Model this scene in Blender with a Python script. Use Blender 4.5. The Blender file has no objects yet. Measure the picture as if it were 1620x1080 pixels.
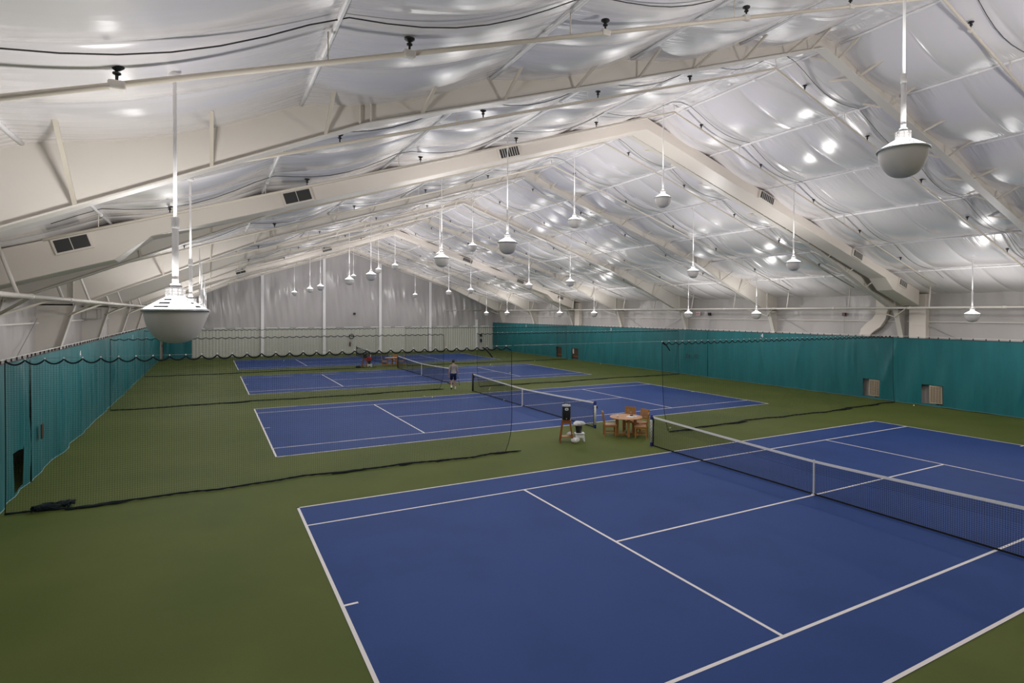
import bpy, bmesh, math, random
import numpy as np
from mathutils import Vector, Matrix
random.seed(7)
rng = np.random.RandomState(7)
PI = math.pi
sc = bpy.context.scene
col = sc.collection

# ------------------------------------------------------------------ helpers
class MB:
    """collects shapes for ONE mesh object"""
    def __init__(self): self.v = []; self.f = []
    def add(self, vs, fs):
        o = len(self.v); self.v += [tuple(p) for p in vs]; self.f += [tuple(i + o for i in f) for f in fs]; return self
    def box(self, c, s, rz=0.0, m=None):
        hx, hy, hz = s[0]/2, s[1]/2, s[2]/2
        P = [Vector((x*hx, y*hy, z*hz)) for x, y, z in ((-1,-1,-1),(1,-1,-1),(1,1,-1),(-1,1,-1),(-1,-1,1),(1,-1,1),(1,1,1),(-1,1,1))]
        M = Matrix.Rotation(rz, 4, 'Z') if m is None else m
        P = [M @ p + Vector(c) for p in P]
        return self.add(P, [(0,3,2,1),(4,5,6,7),(0,1,5,4),(1,2,6,5),(2,3,7,6),(3,0,4,7)])
    def bar(self, a, b, w, h, up=(0,0,1)):
        a, b = Vector(a), Vector(b); d = (b-a).normalized(); u = Vector(up)
        if abs(d.dot(u)) > .98: u = Vector((0,1,0))
        s = d.cross(u).normalized(); t = s.cross(d).normalized()
        P = []
        for q in (a, b):
            for i, j in ((-1,-1),(1,-1),(1,1),(-1,1)): P.append(q + s*(i*w/2) + t*(j*h/2))
        return self.add(P, [(0,1,2,3),(7,6,5,4),(0,4,5,1),(1,5,6,2),(2,6,7,3),(3,7,4,0)])
    def tube(self, path, r, n=8, cap=True):
        path = [Vector(p) for p in path]; rs = r if isinstance(r, (list, tuple)) else [r]*len(path)
        P = []; s = None
        for i, p in enumerate(path):
            d = (path[min(i+1, len(path)-1)] - path[max(i-1, 0)]).normalized()
            if s is None:
                u = Vector((0,0,1)) if abs(d.z) < .9 else Vector((0,1,0)); s = d.cross(u).normalized()
            else:
                s = (s - d*s.dot(d)).normalized()
            t = d.cross(s)
            for k in range(n):
                a = 2*PI*k/n; P.append(p + (s*math.cos(a) + t*math.sin(a))*rs[i])
        F = []
        for i in range(len(path)-1):
            for k in range(n): F.append((i*n+k, i*n+(k+1)%n, (i+1)*n+(k+1)%n, (i+1)*n+k))
        if cap: F += [tuple(range(n))[::-1], tuple((len(path)-1)*n+k for k in range(n))]
        return self.add(P, F)
    def lathe(self, prof, n=24, c=(0,0,0), skip=None):
        P = []; F = []
        for r, z in prof:
            for k in range(n):
                a = 2*PI*k/n; P.append((c[0]+r*math.cos(a), c[1]+r*math.sin(a), c[2]+z))
        for i in range(len(prof)-1):
            for k in range(n):
                if skip and skip(i, k): continue
                F.append((i*n+k, i*n+(k+1)%n, (i+1)*n+(k+1)%n, (i+1)*n+k))
        return self.add(P, F)
    def build(self, name, mat, parent=None, smooth=False, bevel=0.0, solid=0.0):
        me = bpy.data.meshes.new(name); me.from_pydata(self.v, [], self.f); me.update()
        return link(name, me, mat, parent, smooth, bevel, solid)

def link(name, me, mat, parent=None, smooth=False, bevel=0.0, solid=0.0):
    o = bpy.data.objects.new(name, me); col.objects.link(o)
    if mat: me.materials.append(mat)
    if smooth: me.polygons.foreach_set('use_smooth', [True]*len(me.polygons))
    if parent: o.parent = parent
    if bevel:
        b = o.modifiers.new('bevel', 'BEVEL'); b.width = bevel; b.segments = 2; b.limit_method = 'ANGLE'
    if solid:
        s = o.modifiers.new('solid', 'SOLIDIFY'); s.thickness = solid; s.offset = 0
    return o

def grid(name, X, Y, Z, mat, parent=None, smooth=True, keep=None):
    """mesh from 2-D arrays"""
    n, m = X.shape
    v = np.stack([X, Y, Z], -1).reshape(-1, 3)
    i = np.arange(n*m).reshape(n, m)
    q = np.stack([i[:-1,:-1], i[1:,:-1], i[1:,1:], i[:-1,1:]], -1).reshape(-1, 4)
    if keep is not None: q = q[keep.reshape(-1)]
    me = bpy.data.meshes.new(name)
    me.vertices.add(len(v)); me.vertices.foreach_set('co', v.ravel())
    me.loops.add(len(q)*4); me.loops.foreach_set('vertex_index', q.ravel())
    me.polygons.add(len(q)); me.polygons.foreach_set('loop_start', np.arange(len(q))*4)
    me.update(calc_edges=True); me.validate()
    return link(name, me, mat, parent, smooth)

def tag(o, label, cat, group=None, kind=None):
    o['label'] = label; o['category'] = cat
    if group: o['group'] = group
    if kind: o['kind'] = kind
    return o
def thing(name, label, cat, loc=(0,0,0), rz=0.0, group=None):
    o = bpy.data.objects.new(name, None); col.objects.link(o); o.empty_display_size = .2
    o.location = loc; o.rotation_euler = (0, 0, rz)
    return tag(o, label, cat, group)
def struct(o): o['kind'] = 'structure'; return o
def dup(root, loc, rz, label, group=None, name=None):
    r = root.copy(); col.objects.link(r); r.location = loc; r.rotation_euler = (0, 0, rz); r['label'] = label
    if group: r['group'] = group
    for ch in list(root.children):
        c = ch.copy(); col.objects.link(c); c.parent = r
        for g in list(ch.children):
            d = g.copy(); col.objects.link(d); d.parent = c
    return r
ORD = ['first','second','third','fourth','fifth','sixth','seventh','eighth','ninth','tenth','eleventh','twelfth','thirteenth','fourteenth','fifteenth','sixteenth','seventeenth']

# ------------------------------------------------------------------ materials
def mat(name, c, rough=.5, spec=.5, metal=0.0, emit=0.0, noise=None, bump=None, emitc=None):
    m = bpy.data.materials.new(name); m.use_nodes = True; nt = m.node_tree; N = nt.nodes; L = nt.links
    p = N['Principled BSDF']
    p.inputs['Base Color'].default_value = (*c, 1); p.inputs['Roughness'].default_value = rough
    p.inputs['Specular IOR Level'].default_value = spec; p.inputs['Metallic'].default_value = metal
    if emit:
        p.inputs['Emission Color'].default_value = (*(emitc or (1,1,1)), 1); p.inputs['Emission Strength'].default_value = emit
    if noise or bump:
        tc = N.new('ShaderNodeTexCoord')
    if noise:
        c2, scale, det = noise
        mp = N.new('ShaderNodeMapping'); mp.inputs['Scale'].default_value = scale if isinstance(scale, tuple) else (scale,)*3
        L.new(tc.outputs['Object'], mp.inputs['Vector'])
        nz = N.new('ShaderNodeTexNoise'); nz.inputs['Scale'].default_value = 1; nz.inputs['Detail'].default_value = det
        L.new(mp.outputs[0], nz.inputs['Vector'])
        rp = N.new('ShaderNodeMapRange'); rp.inputs['From Min'].default_value = .35; rp.inputs['From Max'].default_value = .65
        L.new(nz.outputs['Fac'], rp.inputs['Value'])
        mx = N.new('ShaderNodeMix'); mx.data_type = 'RGBA'
        mx.inputs['A'].default_value = (*c, 1); mx.inputs['B'].default_value = (*c2, 1)
        L.new(rp.outputs[0], mx.inputs['Factor']); L.new(mx.outputs['Result'], p.inputs['Base Color'])
    if bump:
        scale, st, dist, det = bump
        mp = N.new('ShaderNodeMapping'); mp.inputs['Scale'].default_value = scale if isinstance(scale, tuple) else (scale,)*3
        L.new(tc.outputs['Object'], mp.inputs['Vector'])
        nz = N.new('ShaderNodeTexNoise'); nz.inputs['Scale'].default_value = 1; nz.inputs['Detail'].default_value = det
        L.new(mp.outputs[0], nz.inputs['Vector'])
        bp = N.new('ShaderNodeBump'); bp.inputs['Strength'].default_value = st; bp.inputs['Distance'].default_value = dist
        L.new(nz.outputs['Fac'], bp.inputs['Height']); L.new(bp.outputs[0], p.inputs['Normal'])
    return m

M = {}
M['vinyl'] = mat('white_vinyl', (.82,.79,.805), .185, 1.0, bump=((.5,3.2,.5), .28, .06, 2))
def batten_wrinkles(m):
    nt = m.node_tree; N = nt.nodes; L = nt.links
    bp = [n for n in N if n.type == 'BUMP'][0]; nz = [n for n in N if n.type == 'TEX_NOISE'][0]; tc = [n for n in N if n.type == 'TEX_COORD'][0]
    sx = N.new('ShaderNodeSeparateXYZ'); L.new(tc.outputs['Object'], sx.inputs[0])
    def mth(op, a, b=None):
        n = N.new('ShaderNodeMath'); n.operation = op
        for i, q in enumerate((a, b)):
            if q is None: continue
            if isinstance(q, (int, float)): n.inputs[i].default_value = q
            else: L.new(q, n.inputs[i])
        return n.outputs[0]
    d = mth('PINGPONG', mth('SUBTRACT', mth('ABSOLUTE', sx.outputs['X']), .04), 1.57)      # distance from the nearest batten
    mr = N.new('ShaderNodeMapRange'); mr.inputs['From Min'].default_value = 0; mr.inputs['From Max'].default_value = 1.0
    mr.inputs['To Min'].default_value = 1; mr.inputs['To Max'].default_value = 0; L.new(d, mr.inputs['Value'])
    mp = N.new('ShaderNodeMapping'); mp.inputs['Scale'].default_value = (.7, 8.5, .7); L.new(tc.outputs['Object'], mp.inputs['Vector'])
    n2 = N.new('ShaderNodeTexNoise'); n2.inputs['Scale'].default_value = 1; n2.inputs['Detail'].default_value = 2; L.new(mp.outputs[0], n2.inputs['Vector'])
    h = mth('ADD', nz.outputs['Fac'], mth('MULTIPLY', mth('MULTIPLY', mth('POWER', mr.outputs[0], 1.6), n2.outputs['Fac']), 3.0))
    L.new(h, bp.inputs['Height'])
batten_wrinkles(M['vinyl'])
p_ = M['vinyl'].node_tree.nodes['Principled BSDF']; p_.inputs['Coat Weight'].default_value = 1.0; p_.inputs['Coat Roughness'].default_value = .2
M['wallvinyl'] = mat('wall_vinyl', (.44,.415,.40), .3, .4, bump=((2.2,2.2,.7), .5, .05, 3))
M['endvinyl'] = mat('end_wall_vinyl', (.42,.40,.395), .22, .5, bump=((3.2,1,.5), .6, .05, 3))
M['ribbed'] = mat('ribbed_metal', (.50,.50,.44), .5, .4)
M['cream'] = mat('cream_steel', (.655,.62,.57), .45, .4, noise=((.63,.595,.54), .5, 3))
M['duct'] = mat('duct_paint', (.72,.66,.59), .45, .4)
M['pipe'] = mat('pipe_paint', (.66,.60,.51), .4, .4)
M['white'] = mat('white_paint', (.82,.81,.81), .4, .4)
M['greymetal'] = mat('grey_metal', (.42,.43,.44), .35, .5, .6)
M['dark'] = mat('dark_slot', (.035,.035,.035), .6)
M['bowl'] = mat('grey_bowl', (.64,.615,.59), .45, .3)
M['hood'] = mat('lamp_hood', (.9,.9,.9), .5, .3, emit=1.6, emitc=(1,.98,.96))
M['housing'] = mat('lamp_slot_shade', (.0012,.0012,.0012), .9, 0.0)  # near-black colour stands in for the unlit hollow behind the hood slots
M['black'] = mat('black_rubber', (.012,.012,.014), .5)
M['floor'] = mat('green_floor', (.115,.140,.033), .75, .15, noise=((.090,.120,.026), (.35,.35,.35), 6), bump=(60, .25, .01, 4))
M['court'] = mat('blue_court', (.024,.064,.235), .7, .18, noise=((.020,.055,.205), (.5,.5,.5), 6), bump=(60, .25, .01, 4))
M['line'] = mat('line_paint', (.86,.82,.80), .6, .2)
M['teal'] = mat('teal_curtain', (.0075,.130,.145), .5, .35, noise=((.006,.108,.122), (3,3,.5), 4), bump=((2.2,2.2,.45), .55, .06, 3))
M['hem'] = mat('curtain_hem', (.10,.24,.25), .5)
M['net'] = mat('black_net', (.012,.014,.014), .7, .2)
M['dnet'] = mat('dark_green_net', (.010,.022,.020), .7, .2)
M['tape'] = mat('white_tape', (.80,.78,.76), .6, .2)
M['rope'] = mat('dark_rope', (.010,.016,.020), .8, .2)
M['silver'] = mat('silver_post', (.60,.60,.60), .35, .5, .2)
M['blue'] = mat('blue_plastic', (.01,.02,.20), .4)
M['wood'] = mat('teak', (.40,.20,.062), .5, .3, noise=((.30,.145,.040), (4,22,4), 4))
M['redwood'] = mat('red_stained_wood', (.30,.105,.028), .5, .3, noise=((.20,.06,.016), (4,4,18), 4))
M['tabletop'] = mat('table_teak', (.60,.335,.18), .4, .4, noise=((.50,.26,.13), (3,24,3), 4))
M['plastic'] = mat('white_plastic', (.80,.80,.80), .4)
M['blackplastic'] = mat('black_plastic', (.010,.010,.011), .35)
M['towel'] = mat('white_towel', (.82,.80,.80), .9, .1, bump=(30, .6, .02, 3))
M['redcloth'] = mat('red_cloth', (.42,.025,.035), .9, .1)
M['paper'] = mat('paper', (.8,.8,.82), .7, .1)
M['blue_bottle'] = mat('blue_bottle', (.10,.30,.42), .2)
M['grille'] = mat('beige_grille', (.42,.345,.25), .5, .3)
M['brown'] = mat('brown_panel', (.055,.035,.02), .7, .2)
M['sign'] = mat('sign_white', (.80,.72,.70), .4)
M['signred'] = mat('sign_red', (.70,.03,.02), .4)
M['strobe'] = mat('alarm_red', (.10,.012,.012), .4)
M['ball'] = mat('tennis_felt', (.74,.78,.32), .9, .1)
M['skin'] = mat('skin', (.48,.25,.17), .5, .3)
M['hair'] = mat('dark_hair', (.012,.009,.008), .6)
M['tee'] = mat('grey_jersey', (.33,.31,.30), .9, .1, noise=((.29,.275,.27), 25, 3))
M['navy'] = mat('navy_shorts', (.006,.010,.060), .8, .15)
M['sock'] = mat('white_sock', (.75,.74,.72), .9, .1)
M['shoe'] = mat('white_shoe', (.62,.62,.63), .6, .2)
M['sole'] = mat('black_sole', (.012,.012,.013), .6)
M['racket'] = mat('racket_frame', (.10,.09,.03), .35)

# ------------------------------------------------------------------ hall dimensions (metres; net line x=0, ridge x=0)
FY = [-5.6 + 8.2*k for k in range(8)]          # portal frames
Y0, Y1 = -18.0, 55.0
XW = 18.9                                      # side walls
BAT = [.5, 3.2, 6.3, 9.4, 12.5, 15.7]
BX = [0.0] + BAT + [XW]
def zmem(x, y):
    """height of the white ceiling liner (array-safe)"""
    ax = np.abs(x); base = 11.95 - .325*np.maximum(ax, .35)
    i = np.clip(np.searchsorted(BX, ax, side='right') - 1, 0, len(BX) - 2)
    a = np.array(BX)[i]; b = np.array(BX)[i+1]
    t = np.clip((ax - a)/(b - a), 0, 1)
    amp = np.where(i == 0, 0.0, np.where(i == len(BX) - 2, .07, .15))
    s = np.sin(PI*t)
    ph = np.mod((y - FY[0])/1.64, 1.0)
    d = np.minimum(ph, 1 - ph)*1.64                                # metres from the nearest seam
    puff = .045*np.sin(PI*ph) + .055*(1 - np.exp(-d/.09))
    return base - amp*s - puff*(.25 + .75*s)
def zm(x, y): return float(zmem(np.array([x]), np.array([y]))[0])
def zsoff(x):
    ax = abs(x)
    return 11.55 - .3304*ax if ax <= 11.5 else 7.75 - .448*(ax - 11.5)

# ------------------------------------------------------------------ shell
fl = MB(); fl.add([(-XW-.3,Y0-.3,0),(XW+.3,Y0-.3,0),(XW+.3,Y1+.3,0),(-XW-.3,Y1+.3,0),(-XW-.3,Y0-.3,-.2),(XW+.3,Y0-.3,-.2),(XW+.3,Y1+.3,-.2),(-XW-.3,Y1+.3,-.2)],
       [(0,1,2,3),(7,6,5,4),(0,4,5,1),(1,5,6,2),(2,6,7,3),(3,7,4,0)])
struct(fl.build('floor', M['floor']))
# ceiling liner
xs = np.unique(np.round(np.concatenate([np.linspace(-XW-.05, XW+.05, 340), np.array(BAT), -np.array(BAT), [-.35,.35]]), 3))
seams = FY[0] + 1.64*np.arange(-8, 38)
ys = np.unique(np.round(np.concatenate([np.arange(Y0-.1, Y1+.15, .15)] + [seams + q for q in (-.1, -.04, 0, .04, .1)]), 3)); ys = ys[(ys > Y0-.11) & (ys < Y1+.16)]
YY, XX = np.meshgrid(ys, xs)
wr = np.zeros_like(XX)
dist = np.min(np.abs(np.abs(XX)[..., None] - np.array(BAT)), -1)
near = np.exp(-(dist/.55)**2)
for k in range(26):                                              # short gathers running down-slope from every batten
    f = rng.uniform(6, 15); wr += np.sin(f*YY + rng.uniform(0, 6.28) + rng.uniform(-.6,.6)*XX)*rng.uniform(.3, 1)
lump = sum(np.sin(a*XX + b*YY + c) for a, b, c in ((.5,.7,1.), (1.1,-.43,2.), (-.37,1.3,4.)))/3
ZZ = zmem(XX, YY) + wr/26*.045*near*(lump > -.2) + .012*np.sin(1.7*XX + .9*YY)*np.sin(.6*YY)
ceil = struct(grid('ceiling', XX, YY, ZZ, M['vinyl']))
# side walls: vertical liner strips with shallow puffs
for s, nm in ((-1, 'wall_left'), (1, 'wall_right')):
    y = np.arange(Y0-.1, Y1+.12, .12); z = np.linspace(0, 6.05, 30)
    A, B = np.meshgrid(y, z)
    D = XW - .04*np.abs(np.sin(PI*(A-FY[0])/1.37)) - .015*np.sin(3.1*A + 1.3*B) - .012*np.sin(7.7*A - .8*B)*np.sin(.9*A)
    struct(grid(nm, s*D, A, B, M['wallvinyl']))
    # girt rails on the liner
# back wall: ribbed metal below, liner above
x = np.arange(-XW, XW+.05, .05); ph = np.mod(x, .30)
prof = np.where(ph < .05, 0., np.where(ph < .1, .03, np.where(ph < .2, .03, .0)))
A, B = np.meshgrid(x, np.array([0., 1.5, 3.05]))
wb = struct(grid('wall_back', A, Y1 - .03 - np.tile(prof, (3, 1)), B, M['ribbed'], smooth=False))
x = np.arange(-XW, XW+.05, .1); z = np.linspace(0, 1, 70)
A, T = np.meshgrid(x, z)
top = 12.0 - .325*np.abs(A); B = 3.0 + T*(top - 3.0)
D = .05*np.abs(np.sin(PI*A/1.6)) + .018*np.sin(9*A + 1.2*B)*np.exp(-((B - 5.6 - .9*np.cos(A*.35))/2.4)**2) + .015*np.sin(2.3*A - 1.1*B)
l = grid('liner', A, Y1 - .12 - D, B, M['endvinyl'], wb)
MB().box((0, Y1-.13, 3.03), (2*XW, .06, .07)).build('liner_batten', M['white'], wb)
fw = MB(); fw.add([(-XW,Y0,0),(XW,Y0,0),(XW,Y0,6.2),(0,Y0,12.2),(-XW,Y0,6.2)], [(0,1,2,3,4)])
struct(fw.build('wall_front', M['cream']))

# ------------------------------------------------------------------ courts
HL, HW, LW = 11.885, 5.485, .06
def rect(mb, x0, x1, y0, y1, z): mb.add([(x0,y0,z),(x1,y0,z),(x1,y1,z),(x0,y1,z)], [(0,1,2,3)])
CY = [-5.485 + 16.62*k - (0 if k < 3 else .15) for k in range(4)]
CX_ = [0, .03, .10, .16]; NX_ = [0, .10, .20, .27]
CN = ['nearest the camera, cut by the right and lower picture edges', 'just beyond the wooden table and chairs', 'behind the walking person', 'farthest away along the back wall']
def court(cy, label):
    t = MB()
    t.box((0, 0, .002), (2*HL, 2*HW, .004))
    o = t.build('tennis_court', M['court']); o.location = (CX_[CY.index(cy)], cy, 0)
    tag(o, label, 'tennis court', 'blue tennis courts')
    m = MB(); z = .0065
    for s in (-1, 1):
        rect(m, s*HL - (LW if s > 0 else 0)-(0 if s > 0 else 0), s*HL + (0 if s > 0 else LW), -HW, HW, z)       # baselines
        rect(m, -HL, HL, s*HW - (LW if s > 0 else 0), s*HW + (0 if s > 0 else LW), z)                             # doubles sidelines
        a = s*4.115; rect(m, -HL, HL, a - (LW if s > 0 else 0), a + (0 if s > 0 else LW), z+.0008)                # singles sidelines
        rect(m, s*6.4-LW/2, s*6.4+LW/2, -4.115, 4.115, z+.0004)                                                   # service lines
        rect(m, s*HL - (.28 if s > 0 else 0), s*HL + (0 if s > 0 else .28), -.03, .03, z+.0004)                   # centre marks
    rect(m, -6.4, 6.4, -LW/2, LW/2, z+.0012)
    m.build('line_marking', M['line'], o)
for c, n in zip(CY, CN): court(c, 'blue tennis court, white lines, ' + n)

# tennis nets -------------------------------------------------------
def nettop(t): return .914 + (1.07-.914)*abs(t)**1.25
def tennis_net(cy, label, silver):
    r = thing('tennis_net', label, 'tennis net', (NX_[CY.index(cy)], cy, 0), 0, 'tennis nets')
    W = 6.40
    ns = 40; P = [(-1 + 2*i/ns) for i in range(ns+1)]
    mesh = MB(); w = .0035
    n = int(2*W/.045)
    for i in range(n+1):
        y = -W + 2*W*i/n; mesh.bar((0, y, .03), (0, y, nettop(y/W)-.02), w, w)
    for j in range(23):
        f = (j+.5)/23
        for i in range(ns):
            a, b = P[i], P[i+1]
            mesh.bar((0, a*W, .03 + f*(nettop(a)-.06)), (0, b*W, .03 + f*(nettop(b)-.06)), w, w)
    for j in range(6):      # doubled top rows
        for i in range(ns):
            a, b = P[i], P[i+1]; d = .075 + j*.0225*2 + .0225
            mesh.bar((.004, a*W, nettop(a)-d), (.004, b*W, nettop(b)-d), w, w)
    mesh.build('netting', M['net'], r)
    hb = MB()
    for i in range(ns):
        a, b = P[i], P[i+1]; hb.bar((0, a*W, nettop(a)-.03), (0, b*W, nettop(b)-.03), .016, .062)
    hb.build('headband', M['tape'], r)
    bt = MB(); bt.bar((0, -W, .035), (0, W, .035), .012, .04); bt.build('bottom_tape', M['net'], r)
    MB().bar((0, 0, .022), (0, 0, .93), .05, .022, up=(0,1,0)).box((0,0,.021),(.09,.09,.02)).build('center_strap', M['tape'], r)
    for s in (-1, 1):
        MB().bar((0, s*(W-.02), .03), (0, s*(W-.02), 1.05), .02, .05, up=(0,1,0)).build('side_tape', M['net'], r)
        si = silver[0 if s < 0 else 1]
        y = s*(W+.07)
        p = MB().lathe([(0,0),(.048,0),(.048,1.08),(0,1.08)], 16, (0, y, 0)).build('net_post', M['silver'] if si else M['black'], r, True)
        if si:
            MB().lathe([(.053,.0),(.053,.13),(.05,.14)], 16, (0, y, 0)).build('post_base', M['blue'], p, True)
            MB().lathe([(.056,.95),(.056,1.09),(.04,1.12),(0,1.125)], 16, (0, y, 0)).build('post_cap', M['blue'], p, True)
            la = MB(); zz = []
            for k in range(13): zz.append((-.052, y + s*(.03 if k % 2 else -.075), .17 + k*.062))
            la.tube(zz, .006, 5)
            la.build('lacing', M['black'], p)
        if s > 0 or si:
            MB().box((.075, y, .86), (.06, .05, .10)).bar((.1, y, .86), (.1, y+.13, .90), .02, .02).build('winder', M['blackplastic'], p)
    return r
NL = ['tennis net with white top tape across the nearest blue court', 'tennis net with white top tape beyond the wooden table', 'tennis net right behind the walking person', 'faint tennis net on the farthest court, before the back wall']
for c, n, sv in zip(CY, NL, ((1,1),(1,0),(1,0),(0,0))): tennis_net(c, n, sv)

# ------------------------------------------------------------------ portal frames
BR = [round(-15.2 + 1.53*k, 3) for k in range(10)] + [-.55, .55] + [round(1.43 + 1.53*k, 3) for k in range(10)]
STIFF = [11.5, 17.7]
def web(y, s, name):
    pass
def frame(y, label):
    r = thing('portal_frame', label, 'steel frame', (0, y, 0), 0, 'cream steel portal frames')
    for s in (-1, 1):
        m = MB()
        # rafter web (thin plate) as polygon strip, plus bottom flange
        xsx = [0, 2, 4, 6, 8, 10, 11.5, 13, 14.5, 16, 17.75]
        for a, b in zip(xsx[:-1], xsx[1:]):
            ta, tb = 12.12-.325*a, 12.12-.325*b
            za, zb = zsoff(a), zsoff(b)
            for yy in (-.008, .008):
                m.add([(s*a, yy, za), (s*b, yy, zb), (s*b, yy, tb), (s*a, yy, ta)], [(0,1,2,3)])
            m.bar((s*a, 0, za), (s*b, 0, zb), .26, .022)
        m.build('rafter', M['cream'], r)
        c = MB(); prf = [(5.0, 18.0), (3.6, 18.52), (0, 18.7)] if s > 0 else [(5.0, 17.78), (3.5, 18.2), (0, 18.55)]
        for (z0, x0), (z1, x1) in zip(prf[:-1], prf[1:]):
            for yy in (-.008, .008):
                c.add([(s*x0, yy, z0), (s*x1, yy, z1), (s*XW, yy, z1), (s*XW, yy, z0)], [(0,1,2,3)])
            c.bar((s*x0, 0, z0), (s*x1, 0, z1), .26, .022, up=(1,0,0)) if False else c.add(
                [(s*x0, -.13, z0), (s*x0, .13, z0), (s*x1, .13, z1), (s*x1, -.13, z1), (s*(x0+.022), -.13, z0), (s*(x0+.022), .13, z0), (s*(x1+.022), .13, z1), (s*(x1+.022), -.13, z1)],
                [(0,1,2,3),(7,6,5,4),(0,4,5,1),(1,5,6,2),(2,6,7,3),(3,7,4,0)])
        for yy in (-.008, .008):   # knee panel above the haunch
            c.add([(s*17.75, yy, 4.95), (s*17.95, yy, 4.95), (s*XW, yy, 4.95), (s*XW, yy, 6.0), (s*17.75, yy, 6.4)], [(0,1,2,3,4)])
        c.build('column', M['cream'], r)
        for xx, w in ((11.45, .2), (11.62, .2), (17.85, .24)):
            zb, zt = zsoff(xx)+.01, 11.95-.325*xx
            if xx > 17.7: zb = 4.95
            MB().box((s*xx, 0, (zb+zt)/2), (.02, w, zt-zb)).build('stiffener', M['cream'], r)
    for xx in BR:
        zb = zsoff(xx)
        dpt = (11.95 - .325*abs(xx)) - zb
        sp = .25 + .95*dpt
        for q in (-1, 1):
            MB().bar((xx, q*.11, zb+.02), (xx, q*(.11+sp), zm(xx, y + q*(.11+sp)) + .02), .045, .045).build('flange_brace', M['pipe'], r)
    return r
for k, y in enumerate(FY):
    lab = ['cream steel portal frame nearest the camera, cut by the left picture edge',
           'cream steel portal frame second from the camera, with white duct along its near side'][k] if k < 2 else \
          'cream steel portal frame, %s from the camera%s' % (ORD[k], ' and nearest the back wall' if k == 7 else '')
    frame(y, lab)

# ceiling battens (white tubes along the hall, per bay)
edges = [Y0] + FY + [Y1]
def batten(x, y0, y1, label):
    n = 12; m = MB()
    m.tube([(x, y0 + (y1-y0)*i/n, zm(x, y0 + (y1-y0)*i/n) - .035) for i in range(n+1)], .032, 6)
    for q in (.3, .72):
        yy = y0 + (y1-y0)*q; m.tube([(x, yy-.07, zm(x, yy)-.035), (x, yy+.07, zm(x, yy)-.035)], .042, 6)
    tag(m.build('ceiling_batten', M['white'], None, True), label, 'batten', 'white battens holding the ceiling liner')
for s, sn in ((-1, 'left'), (1, 'right')):
    for i, bx in enumerate(BAT):
        for k in range(len(edges)-1):
            if k == 0 and (s > 0 and bx > 8): continue
            a, b = edges[k] + (.2 if k else .1), edges[k+1] - (.2 if k < 8 else .3)
            if k == 0: a = -12.5
            bay = 'before the nearest frame' if k == 0 else ('last bay by back wall' if k == 8 else 'beyond %s frame from camera' % ORD[k-1])
            batten(s*bx, a, b, 'white ceiling batten, %s slope, %s from ridge, %s' % (sn, ORD[i], bay))

# sprinkler pipes with upright heads, and dark cables beside them
PY = [-8.45] + [y + q for y in FY for q in (1.4, 5.5)][:15]
PY = [p for p in PY if p < 54]
def sag(x): return 11.56 - .325*abs(x)
for k, y in enumerate(PY):
    xl = 16.6
    lab = 'beige sprinkler pipe under the ceiling nearest the camera' if k == 0 else 'thin beige sprinkler pipe across the ceiling, %s from the camera' % ORD[k]
    r = thing('sprinkler_pipe', lab, 'pipe', (0, y, 0), 0, 'sprinkler pipes under the ceiling')
    m = MB(); m.tube([(-xl, 0, sag(xl)), (0, 0, sag(0)), (xl, 0, sag(xl))], .032, 8)
    for xx in np.arange(-15.7, 16, 3.14):
        m.bar((xx, 0, sag(xx)+.02), (xx, 0, zm(xx, y)-.02), .012, .012)
    m.build('pipe', M['pipe'], r, True)
    for xx in (-14.45, -11.65, -8.84, -6.0, -3.2, 1.25, 4.3, 7.4, 10.5, 13.6):
        h = MB(); zb = sag(xx)
        h.lathe([(.012, .03), (.014, .09), (.035, .10), (.035, .115), (.010, .125), (.062, .165), (.062, .178), (.03, .18), (0, .18)], 12, (xx, 0, zb))
        h.build('sprinkler_head', M['black'], r)
        if k == 0: MB().box((xx, 0, zb-.005), (.14, .09, .09)).build('pipe_clip', M['cream'], r, bevel=.02)
    c = MB(); pts = []
    x = -16.4
    for off in (.0,):
        pts = [(xx, y - .38 + .06*math.sin(xx*.9+k), zm(xx, y-.38) - .02 - .08*math.sin(PI*((abs(xx)-.1) % 3.1)/3.1)) for xx in np.arange(-16.4, 16.5, .4)]
    c.tube(pts, .008, 5)
    tag(c.build('ceiling_cable', M['dark'], None, True), 'dark cable sagging under the ceiling beside the ' + ('nearest sprinkler pipe' if k == 0 else '%s sprinkler pipe from the camera' % ORD[k]), 'cable', 'dark cables under the ceiling')

# eave pipes with slanted struts and couplings
for s, sn in ((-1, 'left'), (1, 'right')):
    r = thing('eave_pipe', 'long cream pipe running along the top of the %s wall' % sn, 'pipe')
    m = MB(); ye = Y1 - .3
    path = [(s*17.1, Y0+.2, 5.06), (s*17.1, ye, 5.06)]
    m.tube(path, .055, 8)
    if s > 0:
        m.tube([(17.1, ye, 5.06), (11.85, ye, 5.06), (11.85, ye, .02)], .05, 8)
    for y in np.arange(Y0+3, ye, 4.1): m.tube([(s*17.1, y-.09, 5.06), (s*17.1, y+.09, 5.06)], .07, 8)
    m.build('pipe', M['cream'], r, True)
    for y in FY:
        for q in (-2.15, 2.05):
            if y+q > ye: continue
            MB().tube([(s*17.1, y+q, 5.06), (s*17.45, y+q+.12, zm(s*17.45, y+q)+.02)], .036, 6).build('strut', M['cream'], r, True)
        for q in (-1.1, 1.1): MB().bar((s*17.1, y+q, 5.06), (s*18.0, y, 4.6), .05, .05).build('knee_brace', M['pipe'], r)
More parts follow.
